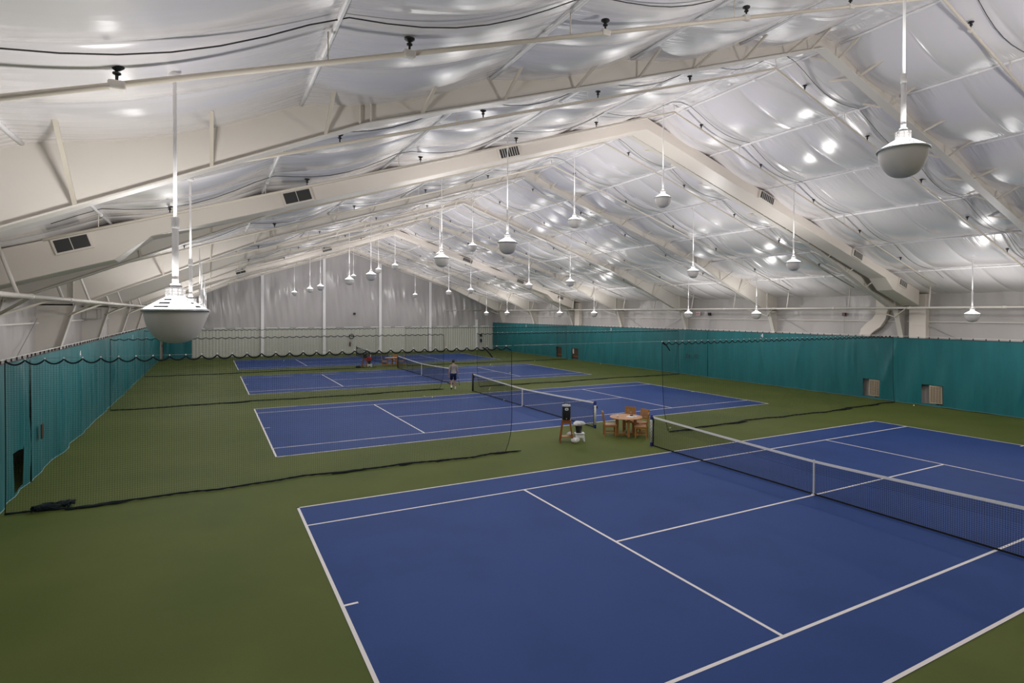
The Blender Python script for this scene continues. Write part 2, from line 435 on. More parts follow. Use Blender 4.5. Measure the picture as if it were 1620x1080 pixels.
# thin rods and girts on the side walls
for s, sn in ((-1, 'left'), (1, 'right')):
    for k in range(len(FY)-1):
        y = FY[k] + 4.1
        g = MB().bar((s*(XW-.12), FY[k]+.2, 4.35), (s*(XW-.12), FY[k+1]-.2, 4.35), .05, .05)
        tag(g.build('wall_rail', M['cream']), 'thin cream rail on the %s wall beyond the %s frame from the camera' % (sn, ORD[k]), 'rail', 'rails on the wall liner')
bays = [(1, -5.4, 2.4), (1, 2.8, 10.6), (1, 19.2, 27.0), (-1, 2.8, 10.6)]
for s, a, b in bays:
    where = {(-5.4): 'right edge bay', 2.8: 'bay with the dark red alarm box', 19.2: 'bay before the EXIT sign'}[a] if s > 0 else 'bay beside the big left lamp'
    for e, en in ((a, 'nearer'), (b, 'farther')):
        g = MB().tube([(s*(XW-.16), e + (.3 if e == a else -.3), 4.5), (s*(XW-.16), (a+b)/2 + (-.1 if e == a else .1), 2.9)], .014, 5)
        tag(g.build('brace_rod', M['greymetal']), 'thin diagonal wall rod, %s wall, %s, %s one' % ('right' if s > 0 else 'left', where, en), 'rod', 'wall bracing rods')

# air ducts with registers
def duct(yc, w, label, legs, vents, yname):
    r = thing('air_duct', label, 'duct', (0, yc, 0), 0, 'air ducts along the frames')
    m = MB()
    def dep(ax): return .42 if ax < 14.9 else (.42 + (ax-14.9)/.7*.36 if ax < 15.6 else .78)
    xsx = [-17.8,-16.5,-15.6,-14.9,-13,-10,-7,-3.5,0,3.5,7,10,13,14.9,15.6,16.5,17.9]
    ring = []
    for xx in xsx:
        t = 11.78 - .325*abs(xx); b = t - dep(abs(xx))
        ring.append([(xx,-w/2,b),(xx,w/2,b),(xx,w/2,t),(xx,-w/2,t)])
    v = [p for q in ring for p in q]; f = []
    for i in range(len(ring)-1):
        for k in range(4): f.append((i*4+k, i*4+(k+1)%4, (i+1)*4+(k+1)%4, (i+1)*4+k))
    f += [(3,2,1,0), tuple(len(v)-4+k for k in range(4))]
    m.add(v, f); m.build('duct_run', M['duct'], r, bevel=.02)
    if legs:
        MB().box((18.70, 0, 4.55), (.36, w, 2.5)).build('drop_leg', M['duct'], r, bevel=.02)
    for xx, ww, tilt in vents:
        t = 11.78 - .325*abs(xx); zc = t - .22; yv = -w/2 - .04
        ang = (.314 if xx > 0 else -.314)
        Mr = Matrix.Rotation(ang, 4, 'Y')
        g = MB().box((xx, yv, zc), (ww+.1, .08, .36), m=Mr).build('register', M['duct'], r, bevel=.015)
        MB().box((xx, yv-.035, zc), (ww, .03, .27), m=Mr).build('register_opening', M['dark'], g)
        sl = MB()
        for q in ((-.02,) if xx < -10 else (-.38, -.26, -.13, 0, .13, .26, .38)):
            sl.box(Vector((xx, yv-.045, zc)) + Mr @ Vector((q*ww, 0, 0)), (.014, .035, .27), m=Mr)
        sl.build('vane', M['cream'], g)
    return r
duct(1.75, .85, 'white air duct along the near side of the second frame', True, [(-16.35,.62,0),(-11.7,.66,0),(-5.55,.66,0),(6.3,.8,0),(12.55,.66,0),(16.3,.62,0)], 'near')
duct(34.55, .85, 'white air duct along the sixth frame, far down the hall', True, [(-16.35,.62,0),(-11.7,.66,0),(-5.55,.7,0),(6.5,.9,0),(11.85,.7,0),(16.3,.62,0)], 'far')
# elbow duct on the right wall
r = thing('duct_elbow', 'beige bent duct dropping to the right curtain beside the second frame', 'duct')
m = MB(); path = [(3.65, 5.9), (3.65, 4.95), (3.72, 4.6), (3.95, 4.25), (4.3, 4.0), (4.55, 3.75), (4.65, 3.4), (4.65, 3.0)]
v = []; f = []
for i, (y, z) in enumerate(path):
    a = path[max(i-1,0)]; b = path[min(i+1,len(path)-1)]; dy, dz = b[0]-a[0], b[1]-a[1]; L = math.hypot(dy, dz); ny, nz = -dz/L*.32, dy/L*.32
    v += [(18.56,y-ny,z-nz),(18.56,y+ny,z+nz),(18.82,y+ny,z+nz),(18.82,y-ny,z-nz)]
for i in range(len(path)-1):
    for k in range(4): f.append((i*4+k, i*4+(k+1)%4, (i+1)*4+(k+1)%4, (i+1)*4+k))
m.add(v, f); m.build('bend', M['duct'], r, bevel=.02)
MB().box((18.70, 3.65, 4.95), (.3, .72, .05)).box((18.70, 4.65, 3.5), (.3, .72, .05)).build('joint_flange', M['cream'], r)

# back-wall posts
for i, (xx, ztop, lb) in enumerate([(-8.78, 9.0, 'left of the three far lamps'), (-2.45, 11.1, 'left of the ridge'), (3.85, 10.6, 'just right of the ridge, behind the far table'), (10.0, 8.6, 'right of the walking person'), (16.2, 3.9, 'short, by the right curtain end')]):
    m = MB(); m.box((xx, Y1-.24, ztop/2), (.24, .18, ztop))
    m.box((xx, Y1-.34, ztop/2), (.30, .02, ztop))
    tag(m.build('wall_post', M['white']), 'white steel post on the back wall, ' + lb, 'post', 'white posts on the back wall')

# ------------------------------------------------------------------ curtains
def folds(y, seed):
    r_ = np.random.RandomState(seed); o = np.zeros_like(y)
    for k in range(9): o += np.sin(r_.uniform(.5, 5.0)*y + r_.uniform(0, 6.28))*r_.uniform(.2, 1)
    return o/4.5
def curtain(s, xc, y0, y1, label, holes=(), seed=0, ztop=3.46, along='y', rough=1.0):
    """one hanging panel along y at x=s*xc (or along x on the back wall); returns the root"""
    r = thing('backdrop_curtain', label, 'curtain', group='teal backdrop curtains')
    n = max(int((y1-y0)/.085), 8)
    y = np.linspace(y0-.03, y1+.03, n)
    z = np.array([.03,.12,.25,.4,.6,.8,1.0,1.2,1.5,1.8,2.1,2.4,2.7,3.0,3.2,3.36,3.46]); z = z/3.46*ztop
    for h in holes:                                                                  # snap nearest grid lines to the cut-outs
        for e in h[:2]: y[np.argmin(np.abs(y-e))] = e
        for e in h[2:]: z[np.argmin(np.abs(z-e))] = e
    A, B = np.meshgrid(y, z); q = 1 - B/ztop
    f1 = folds(A, seed); f2 = folds(A + .35*B, seed+50)
    amp = (.035 + .075*q)*rough
    D = amp*f1 + .06*q*f2*rough
    r_ = np.random.RandomState(seed+7)
    for k in range(max(1, int((y1-y0)/2.2))):                                        # slanted drape creases
        yc = r_.uniform(y0, y1); sl = r_.uniform(-.55, .55); w = r_.uniform(.06, .14)
        D += .075*np.exp(-((A - yc - sl*q*2.0 - .3*np.sin(q*2))/w)**2)*np.sin(PI*np.clip(q*1.1, 0, 1))
    D = np.clip(D, -.16, .2)
    B = B + (.03*f1*(q > .98)) 
    keep = np.ones((len(z)-1, n-1), bool)
    for h in holes:
        ym = (y[:-1]+y[1:])/2; zmm = (z[:-1]+z[1:])/2
        keep &= ~((zmm[:,None] > h[2]) & (zmm[:,None] < h[3]) & (ym[None] > h[0]) & (ym[None] < h[1]))
    X = s*(xc - D)
    if along == 'y': grid('curtain_cloth', X, A, B, M['teal'], r, keep=keep)
    else: grid('curtain_cloth', A, xc - D, B, M['teal'], r, keep=keep)
    def P(i, j, dz=0): return (X[j,i], A[j,i], B[j,i]+dz) if along == 'y' else (A[j,i], xc-D[j,i], B[j,i]+dz)
    MB().tube([P(i, 0) for i in range(n)], .014, 5).build('hem', M['hem'], r, True)
    MB().tube([P(i, len(z)-1, .01) for i in range(n)], .016, 5).build('top_border', M['black'], r, True)
    step = .5; hk = None
    for yy in np.arange(y0+.1, y1, step):
        i = int(np.argmin(np.abs(y-yy))); p = P(i, len(z)-1)
        if hk is None: o = hk = MB().box((0, 0, .05), (.03, .035, .11)).build('hook', M['black'], r)
        else: o = hk.copy(); col.objects.link(o)
        o.location = p
    # cable
    if along == 'y': MB().tube([(s*xc, y0, ztop+.11), (s*xc, y1, ztop+.11)], .010, 5).build('cable', M['tape'], r)
    else: MB().tube([(y0, xc, ztop+.11), (y1, xc, ztop+.11)], .010, 5).build('cable', M['tape'], r)
    return r
def letters(txt, size, m, name, parent, loc, s, label=None):
    c = bpy.data.curves.new(name, 'FONT'); c.body = txt; c.size = size; c.extrude = .006; c.align_x = 'CENTER'
    o = bpy.data.objects.new('tmp', c); col.objects.link(o)
    dg = bpy.context.evaluated_depsgraph_get(); dg.update()
    me = bpy.data.meshes.new_from_object(o.evaluated_get(dg)); bpy.data.objects.remove(o)
    ob = link(name, me, m, parent)
    R = Matrix.Rotation(-s*PI/2, 4, 'Z') @ Matrix.Rotation(PI/2, 4, 'X')
    ob.matrix_local = Matrix.Translation(loc) @ R
    if label: ob['label'] = label
    return ob
XR, XL = 18.5, 18.02
RP = [(-17.8,-9,'mostly outside the right picture edge'), (-9,-.92,'at the right picture edge'), (-.92,4.95,'nearest panel with two square heater openings'),
      (4.95,16.66,'below the dark red alarm box'), (16.66,27,'with black EXIT letters'), (27,36.4,'with the white number 3, above the tall far openings'), (36.4,45.6,'with the far tall opening, ending by the white number 2'), (45.6,54.7,'in the far right corner by the back wall')]
R_h = {2: [(.44,1.48,.13,1.11),(3.69,4.64,.13,1.10)], 5: [(34.3,35.5,.08,1.17)], 6: [(37.4,38.56,.08,1.17)]}
cur = []
for i, (a, b, lb) in enumerate(RP): cur.append(curtain(1, XR, a, b, 'teal right wall curtain, ' + lb, R_h.get(i, ()), 11+i))
letters('4', .36, M['paper'], 'court_number', cur[3], (XR-.22, 11.46, 3.16), 1)
letters('3', .36, M['paper'], 'court_number', cur[5], (XR-.22, 28.4, 3.14), 1)
letters('2', .36, M['paper'], 'court_number', cur[6], (XR-.22, 45.0, 3.12), 1)
letters('EX', .42, M['black'], 'exit_lettering', cur[4], (XR-.26, 18.35, 1.32), 1)
letters('IT', .42, M['black'], 'exit_lettering', cur[4], (XR-.26, 17.5, 1.36), 1)
LP = [(-17.8,-6,'outside the left picture edge'), (-6,5.74,'at the left edge with a brown square opening'), (5.86,18.45,'with the white number 4, above the divider net'), (18.55,30,'with the white number 3, below the big left lamp'), (30,42,'far down beside the third court'), (42,54.3,'in the far left corner with black EXIT letters')]
L_h = {1: [(4.30,5.25,.10,1.12)]}
cul = []
for i, (a, b, lb) in enumerate(LP): cul.append(curtain(-1, XL, a, b, 'teal left wall curtain, ' + lb, L_h.get(i, ()), 31+i, rough=.95))
letters('4', .34, M['paper'], 'court_number', cul[2], (-XL+.26, 11.35, 3.1), -1)
letters('3', .34, M['paper'], 'court_number', cul[3], (-XL+.26, 27.9, 3.1), -1)
letters('EXIT', .42, M['black'], 'exit_lettering', cul[5], (-XL+.3, 52.0, 1.32), -1)
curtain(1, 54.55, -17.7, -15.35, 'narrow teal curtain panel on the back wall at the far left corner', (), 77, along='x')
# heaters behind the openings
def heater(s, y, x, label, tilt=.0, h=.92, w=.62):
    r = thing('wall_heater', label, 'heater', (s*x, y, 0), 0, 'wall heaters behind the curtain')
    MB().box((0, 0, .62), (.12, w, h), m=Matrix.Rotation(tilt, 4, 'X')).build('casing', M['grille'], r, bevel=.012)
    g = MB()
    for k in range(14):
        z = .62 - h/2 + .08 + k*(h-.16)/13
        for yy in (-.2, -.07, .07, .2):
            g.box((-s*.066, yy*w/.62, z), (.012, .1*w/.62, .022), m=Matrix.Rotation(tilt, 4, 'X'))
    g.build('louvre', M['brown'], r)
    MB().box((s*.12, 0, .62), (.18, .2, .3)).box((s*.12, 0, .24), (.1, .1, .48)).build('wall_bracket', M['brown'], r)
heater(1, .83, 18.62, 'beige louvred wall heater in the larger, right opening of the right curtain', -.03)
heater(1, 4.02, 18.62, 'beige louvred wall heater in the opening farther along the right curtain', .03)
for s, y, w, lb in ((1, 34.9, 1.3, 'right of the two far openings in the right curtain'), (1, 38.0, 1.3, 'left of the two far openings in the right curtain'), (-1, 4.78, 1.15, 'opening at the bottom of the left curtain')):
    r = thing('wall_panel', 'dark brown panel in the ' + lb, 'panel', (s*18.70, y, 0), 0, 'brown panels behind the curtain')
    MB().box((0, 0, .62), (.06, w, 1.22)).build('board', M['brown'], r, bevel=.01)
    MB().box((-s*.04, 0, .36), (.03, w, .06)).box((-s*.04, .0, 1.12), (.03, w, .06)).build('rail', M['redwood'], r)
tag(MB().box((-17.93, 6.66, 1.27), (.03, .22, .42)).build('patch', M['brown'], bevel=.01), 'small brown patch on the left curtain, right of its dark gap', 'patch')

# ------------------------------------------------------------------ divider nets
def divider(y, x0, x1, label, seed, free=None):
    """free: the end of the net ('x1','x0' or both) hanging in the hall"""
    r = thing('divider_net', label, 'divider net', (0, y, 0), 0, 'dark divider nets between the courts')
    r_ = np.random.RandomState(seed)
    H = {2.8: 3.62, 19.4: 3.47, 36.0: 3.43}[y]; hs = .36; am = .11 if y == 2.8 else .08
    ph = r_.uniform(0, 6.28, 8)
    def top(x):
        t = ((x - x0)/hs) % 1.0; return H - .03 - am*math.sin(PI*t)**.8
    def off(x, q):      # q 0 top .. 1 bottom : drift of the net out of its plane
        o = .10*math.sin(.7*x+ph[0]) + .06*math.sin(1.9*x+ph[1]) + .03*math.sin(4.3*x+ph[2])
        return o*q**1.5 - .12*q**4
    def bottom(x): return .035 + .012*math.sin(5*x+ph[3])
    def xs_(x, q):      # free edges curve inwards near the floor
        d = 0
        if free and 'x1' in free: d -= .30*max(0, (q-.55)/.45)**3*math.exp(-((x1-x)/1.2)**2)
        if free and 'x0' in free: d += .12*max(0, (q-.55)/.45)**3*math.exp(-((x-x0)/1.2)**2)
        return x + d
    def P(x, q): 
        zt, zb = top(x), bottom(x); return (xs_(x, q), off(x, q), zt + (zb-zt)*q)
    w = .0030; cell = .052
    V = []; F = []
    qs = [0, .2, .4, .6, .75, .88, .95, 1]
    nx = int((x1-x0)/cell)
    def strip(pts):
        b = len(V)
        for p in pts: V.append((p[0]-w/2, p[1], p[2])); V.append((p[0]+w/2, p[1]-w/2, p[2])); V.append((p[0]+w/2, p[1]+w/2, p[2]))
        for i in range(len(pts)-1):
            for k in range(3): F.append((b+i*3+k, b+i*3+(k+1)%3, b+(i+1)*3+(k+1)%3, b+(i+1)*3+k))
    def stripx(pts):
        b = len(V)
        for p in pts: V.append((p[0], p[1]-w/2, p[2])); V.append((p[0], p[1], p[2]+w/2)); V.append((p[0], p[1]+w/2, p[2]-w/2))
        for i in range(len(pts)-1):
            for k in range(3): F.append((b+i*3+k, b+i*3+(k+1)%3, b+(i+1)*3+(k+1)%3, b+(i+1)*3+k))
    for i in range(nx+1):
        x = x0 + (x1-x0)*i/nx; strip([P(x, q) for q in qs])
    nz = int(H/cell)
    sx = np.arange(x0, x1+1e-6, .36)
    for j in range(1, nz):
        q = j/nz; stripx([P(x, q) for x in list(sx)+[x1]])
    me = bpy.data.meshes.new('netting'); me.from_pydata(V, [], F); me.update(); link('netting', me, M['dnet'], r)
    # scalloped top border, bottom border bunched on the floor, cable and rings
    MB().tube([P(x, 0) for x in np.arange(x0, x1, .045)], .020, 5).build('top_border', M['rope'], r, True)
    pts = []
    for x in np.arange(x0, x1, .12):
        p = P(x, 1); j = r_.uniform(-.02, .02)
        pts.append((p[0], p[1] + j - .05, .035))
    MB().tube(pts, [.017 + .012*abs(math.sin(1.3*i+ph[4])) for i in range(len(pts))], 6).build('bottom_border', M['rope'], r, True)
    for k in range(int((x1-x0)/1.6)):       # bunched netting lumps along the floor
        x = r_.uniform(x0+.4, x1-.4); L = r_.uniform(.4, 1.1)
        q = [(x + L*t, off(x, 1) - .10 + r_.uniform(-.04,.04), .03) for t in np.linspace(0, 1, 6)]
        MB().tube(q, [.010, .024, .030, .022, .026, .010], 6).build('bunched_hem', M['rope'], r, True)
    for e, xx in (('x0', x0), ('x1', x1)):
        MB().tube([P(xx, q) for q in np.linspace(0, 1, 14)], .011, 6).build('edge_border', M['rope'], r, True)
    MB().tube([(x0, 0, H), (x1, 0, H)], .0045, 5).build('cable', M['greymetal'], r)
    if y == 2.8:
        xl = x0 + .02 if 'x0' in free else x1 - 1.10
        MB().tube([(xl + .36*t, -.03, H - .04 - .34*t**1.4) for t in np.linspace(0, 1, 8)], .022, 6).build('loose_border', M['rope'], r, True)
    rm = MB().box((0, 0, 0), (.022, .022, .055)).build('ring', M['tape'], r); rm.location = (x0, 0, H-.015)
    for x in np.arange(x0+hs, x1, hs):
        o = rm.copy(); o.location = (x, 0, H-.015); col.objects.link(o)
    return r
divider(2.8, -17.85, -4.68, 'dark divider net before the second court, left half from the left curtain', 1, 'x1')
divider(2.8, 2.05, 18.2, 'dark divider net before the second court, right half behind the table', 2, 'x0')
divider(19.4, -17.85, -1.09, 'dark divider net before the third court, left half beside the walking person', 3, 'x1')
divider(19.4, 1.15, 18.2, 'dark divider net before the third court, right half', 4, 'x0')
divider(36.0, -17.85, -1.2, 'dark divider net before the farthest court, left half', 5, 'x1')
divider(36.0, 1.36, 18.2, 'dark divider net before the farthest court, right half', 6, 'x0')
for y, a, b, lb in ((2.8, -4.6, 1.97, 'second'), (19.4, -1.0, 1.08, 'third'), (36.0, -1.1, 1.28, 'farthest')):
    tag(MB().tube([(a, y, {2.8: 3.62, 19.4: 3.47, 36.0: 3.43}[y]), (b, y, {2.8: 3.62, 19.4: 3.47, 36.0: 3.43}[y])], .0045, 5).build('net_cable', M['greymetal']), 'thin pale cable bridging the gap in the divider net before the %s court' % lb, 'cable')
# a heap of slack netting at the left end and a loose top corner
hp = MB()
for k in range(14):
    a = rng.uniform(0, 6.28); q = [(-16.95 + .42*math.cos(a+t)*rng.uniform(.6,1) , 2.72 + .16*math.sin(a+t*1.7), .04 + .09*abs(math.sin(t*2+k))) for t in np.linspace(0, 2.2, 8)]
    hp.tube(q, .03, 5)
tag(hp.build('net_heap', M['rope'], None, True), 'heap of slack dark netting on the floor by the left curtain', 'net heap')

# ------------------------------------------------------------------ pendant uplights
SEG = 32
def lamp(label, x, y, z, group, proto={}):
    L = zm(x, y) - z
    r = thing('pendant_uplight', label, 'lamp', (x, y, z), 0, group)
    key = round(L, 2)
    if 'bowl' not in proto:
        b = MB(); pr = [(.283, 0)] + [(.275*math.cos(a)**.8, -.335*math.sin(a)) for a in np.linspace(0, PI/2*.985, 12)] + [(0, -.335)]
        b.lathe(pr, SEG); proto['bowl'] = b
        h = MB(); hp_ = [(.284, .012), (.262, .030), (.238, .046), (.205, .066), (.180, .082), (.150, .100), (.125, .115), (.095, .132), (.07, .150)]
        h.lathe(hp_, SEG, skip=lambda i, k: (i in (1, 3, 5) and k % 4 in (0, 1, 2) and (k//4 + i) % 2 == 0)); proto['hood'] = h
        proto['slot_shade_lining'] = MB().lathe([(max(q[0]-.010, .03), q[1]-.012) for q in hp_], SEG)  # added black cone, so the slots read as shaded
        n = MB(); n.lathe([(.052,.14),(.052,.235),(.0,.235)], 16)
        for k in range(10):
            a = 2*PI*k/10; n.bar((.082*math.cos(a), .082*math.sin(a), .13), (.082*math.cos(a), .082*math.sin(a), .225), .010, .010)
        for zz in (.16, .19, .22): n.lathe([(.078, zz), (.088, zz), (.088, zz+.008), (.078, zz+.008)], 20)
        proto['neck'] = n
        proto['rim'] = MB().lathe([(.270,-.008),(.295,-.012),(.298,.004),(.290,.016),(.275,.014)], SEG)
        proto['collar'] = MB().lathe([(.0,.235),(.055,.235),(.06,.245),(.045,.27),(.02,.28)], 16)
        proto['sleeve'] = MB().lathe([(.030,.27),(.030,.86),(.0,.86)], 12)
        proto['coupling'] = MB().lathe([(.036,.83),(.036,.94),(.015,.95)], 12)
        proto['me'] = {}
    def part(n, m, smooth):
        if n not in proto['me']:
            o = proto[n].build(n, M[m], r, smooth); proto['me'][n] = o.data
        else:
            o = bpy.data.objects.new(n, proto['me'][n]); col.objects.link(o); o.parent = r
        return o
    part('bowl', 'bowl', True); part('rim', 'greymetal', True); part('hood', 'hood', True); part('slot_shade_lining', 'housing', True); part('neck', 'white', False)
    part('collar', 'black', True); part('sleeve', 'white', True); part('coupling', 'white', True)
    MB().tube([(0, 0, .9), (0, 0, L+.03)], .017, 8).build('pole', M['white'], r, True)
    MB().lathe([(.0,L-.06),(.05,L-.05),(.06,L-.01),(.0,L)], 12).build('canopy', M['white'], r, True)
    if 'light' not in proto:
        ld = bpy.data.lights.new('lamp_light', 'POINT'); ld.shadow_soft_size = .17; ld.energy = LAMP_W; ld.color = LAMP_C
        ld.use_nodes = True; nt = ld.node_tree; N = nt.nodes; Lk = nt.links
        em = N['Emission']; ge = N.new('ShaderNodeNewGeometry'); sp = N.new('ShaderNodeSeparateXYZ')
        Lk.new(ge.outputs['Incoming'], sp.inputs[0])
        mr = N.new('ShaderNodeMapRange'); mr.inputs['From Min'].default_value = -1; mr.inputs['From Max'].default_value = 1
        Lk.new(sp.outputs['Z'], mr.inputs['Value'])
        fc = N.new('ShaderNodeFloatCurve'); c = fc.mapping.curves[0]      # invented strength by direction: lifted downward for the floor, dipped sideways for the walls
        pts = LAMP_CURVE
        c.points[0].location = ((pts[0][0]+1)/2, pts[0][1]); c.points[1].location = ((pts[-1][0]+1)/2, pts[-1][1])
        for a_, b_ in pts[1:-1]: c.points.new((a_+1)/2, b_)
        fc.mapping.update()
        Lk.new(mr.outputs[0], fc.inputs['Value']); Lk.new(fc.outputs[0], em.inputs['Strength'])
        proto['light'] = ld
    lo = bpy.data.objects.new('lamp_light', proto['light']); col.objects.link(lo); lo.parent = r
    lo.location = (0, 0, .33)
LAMP_W = 420.0; LAMP_CURVE = [(-1,0),(-.7,.6),(-.45,.95),(-.22,.76),(-.04,.42),(.14,.52),(.33,.92),(.5,.81),(.7,.54),(.85,.43),(1,.39)]; LAMP_C = (1.0, .965, .945)
S1 = [-8.2, -2.8, 8.35, 13.95, 25.0, 30.5, 41.4, 46.8]
S2 = [-11.1, .05, 5.6, 16.6, 22.2, 33.1, 38.6, 49.3]
for i, y in enumerate(S1):
    lamp('large grey bowl uplight hanging close at the left, nearest of the left row' if i == 0 else 'white-topped bowl uplight in the left row, %s from the camera, partly behind the large one' % ORD[i], -14.0, y, 4.75, 'uplights along the left side')
    lamp('bowl uplight of the low row along the right wall, ' + ('outside the right picture edge' if i == 0 else '%s from the right picture edge' % ORD[i-1]), 14.05, y, 4.75, 'uplights along the right side')
for i, y in enumerate(S2):
    lamp('large grey bowl uplight hanging at the upper right, close to the camera' if i == 0 else 'bowl uplight of the row left of the ridge, %s from the camera' % ORD[i], -6.2, y, 6.77, 'uplights left of the ridge')
    lamp('bowl uplight of the high row under the ridge, ' + ('outside the picture' if i == 0 else '%s from the camera' % ORD[i-1]), -.35 if i else 0, y, 8.65, 'uplights under the ridge')
    lamp('bowl uplight of the row right of the ridge, ' + ('outside the picture' if i == 0 else '%s from the camera' % ORD[i-1]), 6.4, y, 6.77, 'uplights right of the ridge')

# ------------------------------------------------------------------ wall fittings
r = thing('exit_sign', 'red and white EXIT sign high on the right wall', 'sign', (XW-.16, 17.83, 4.73))
MB().box((0, 0, 0), (.06, .44, .26)).build('sign_box', M['sign'], r, bevel=.01)
letters('EXIT', .20, M['signred'], 'sign_text', r, (-.035, 0, -.075), 1)
def wallbox(name, label, cat, loc, s, m, con=None, lens=None):
    r = thing(name, label, cat, loc)
    MB().box((0,0,0), s).build('housing', M[m], r, bevel=.012)
    MB().lathe([(0,0),(s[1]*.28,0),(s[1]*.28,.03),(0,.03)], 12).build('lens', M['dark'], r) if False else None
    if con: MB().tube([(0, 0, con[0]), (0, 0, con[1])], .013, 6).build('conduit', M['greymetal'], r)
    return r
wallbox('alarm_box', 'dark red alarm box with conduit high on the right wall', 'alarm box', (XW-.16, 5.97, 4.72), (.12, .2, .2), 'strobe', (-2.0, 1.05))
wallbox('wall_speaker', 'small black box on the right wall beside the EXIT sign', 'speaker', (XW-.16, 16.65, 4.70), (.14, .2, .22), 'black', (-1.4, -.1))
wallbox('wall_speaker', 'small black speaker high on the right wall toward the far corner', 'speaker', (XW-.16, 44.3, 4.75), (.14, .24, .24), 'black')
wallbox('wall_speaker', 'small black box high in the middle of the back wall', 'speaker', (.88, Y1-.3, 4.6), (.24, .16, .24), 'black')
wallbox('switch_box', 'upper small dark box on the back wall by the right curtain', 'switch box', (16.9, Y1-.12, 1.85), (.3, .12, .35), 'black')
wallbox('switch_box', 'lower small dark box on the back wall by the right curtain', 'switch box', (16.9, Y1-.12, 1.15), (.25, .12, .45), 'black')
m = MB(); m.tube([(.56+.26*math.cos(a), Y1-.2, 1.96+.26*math.sin(a)) for a in np.linspace(0, 2*PI, 25)], .045, 6)
m.box((.56, Y1-.14, 2.0), (.06, .12, .06))
r = tag(m.build('hose_coil', M['black'], None, True), 'black coiled hoop hanging on the back wall', 'hose')
MB().bar((.56, Y1-.15, 2.2), (.56, Y1-.15, 3.0), .012, .012).build('hanger', M['greymetal'], r)
r = thing('fire_extinguisher', 'dark fire extinguisher on the back wall below the hoop', 'fire extinguisher', (.38, Y1-.22, .82))
MB().lathe([(0,0),(.085,0),(.09,.03),(.09,.4),(.05,.47),(.025,.5),(.025,.54),(0,.54)], 14).build('cylinder', M['strobe'], r, True)
MB().box((.0,0,.57),(.05,.14,.05)).tube([(0,-.05,.56),(.1,-.08,.5),(.12,-.08,.3)], .015, 6).build('handle', M['black'], r)
r = thing('frame_bracket', 'small grey open metal box frame on the left wall under the pipe', 'bracket', (-18.1, 19.0, 4.62))
m = MB()
for a in (-.28, .28):
    for b in (-.22, .22): m.bar((a-.3, -.0+b, -.22), (a-.3, b, .22), .03, .03); m.bar((a-.3, b, a), (a-.3, -b, a), .03, .03) if b < 0 else None
for b in (-.22, .22):
    for c in (-.22, .22): m.bar((-.58, b, c), (-.02, b, c), .03, .03)
m.build('bars', M['greymetal'], r)
MB().bar((-.3, 0, -.22), (-1.0, 0, -.22), .04, .04).build('arm', M['greymetal'], r)

# ------------------------------------------------------------------ furniture
def chair(loc, rz, label, group):
    """seat faces +x of its own axes"""
    r = thing('wooden_chair', label, 'chair', loc, rz, group)
    MB().box((.02, 0, .45), (.46, .46, .035)).build('seat', M['tabletop'], r, bevel=.01)
    ap = MB().box((.22, 0, .40), (.025, .38, .07)).box((-.19, 0, .40), (.025, .38, .07)).box((.02, .2, .40), (.40, .025, .07)).box((.02, -.2, .40), (.40, .025, .07))
    ap.build('apron', M['wood'], r)
    for sy in (-1, 1):
        MB().box((.21, sy*.2, .215), (.05, .045, .43)).build('leg', M['wood'], r, bevel=.005)
        MB().bar((-.20, sy*.2, 0), (-.20, sy*.2, .46), .05, .05, up=(0,1,0)).bar((-.20, sy*.2, .45), (-.27, sy*.2, .93), .045, .05, up=(0,1,0)).build('leg', M['wood'], r, bevel=.005)
        MB().box((.0, sy*.2, .14), (.38, .025, .04)).build('stretcher', M['wood'], r)
    b = MB()
    for k in range(4):
        z = .60 + k*.085; x = -.20 - .07*(z-.45)/.48
        b.box((x+.01, 0, z), (.022, .40, .078))
    b.box((-.27, 0, .91), (.035, .46, .07))
    b.build('backrest', M['wood'], r, bevel=.006)
    return r
def round_table(loc, label, rz=.4):
    r = thing('round_table', label, 'table', loc, rz)
    MB().lathe([(0,.705),(.58,.705),(.625,.715),(.63,.73),(.625,.742),(0,.745)], 40).build('tabletop', M['tabletop'], r)
    for k in range(4):
        a = PI/4 + k*PI/2; c, s = math.cos(a), math.sin(a)
        MB().box((.36*c, .36*s, .355), (.11, .075, .70), rz=a).build('leg', M['wood'], r, bevel=.006)
    for a in (PI/4, 3*PI/4):
        c, s = math.cos(a), math.sin(a)
        MB().bar((-.44*c, -.44*s, .07), (.44*c, .44*s, .07), .07, .06).build('base_rail', M['wood'], r)
        MB().bar((-.5*c, -.5*s, .67), (.5*c, .5*s, .67), .05, .07).build('top_rail', M['wood'], r)
    return r
T = Vector((.30, 2.85, 0))
round_table(T, 'round teak table beside the nearest net post')
def face(p, t): return math.atan2(t[1]-p[1], t[0]-p[0])
ch = [((-.26, 3.16, 0), 'wooden chair on the left side of the near round table'), ((.98, 3.50, 0), 'wooden chair behind the near round table, only its back showing'),
      ((1.04, 2.91, 0), 'wooden chair at the right rear of the near round table'), ((.62, 2.30, 0), 'wooden chair at the right front of the near table, touching the net post in view')]
c0 = None
for p, lb in ch:
    a = face(p, T) + (.25 if p[0] == .62 else 0)
    if c0 is None: c0 = chair(p, a, lb, 'chairs at the near table')
    else: dup(c0, p, a, lb)
for k, (dx, dy, w, d, a) in enumerate(((.12,-.12,.21,.29,.5),(.28,-.2,.20,.14,1.1))):
    o = MB().box((0, 0, .003), (w, d, .006)).build('magazine', M['paper'], None); o.location = (T.x+dx, T.y+dy, .746); o.rotation_euler = (0,0,a)
    tag(o, ['pale magazine lying on the right half of the near table', 'small leaflet at the right rim of the near table'][k], 'magazine')
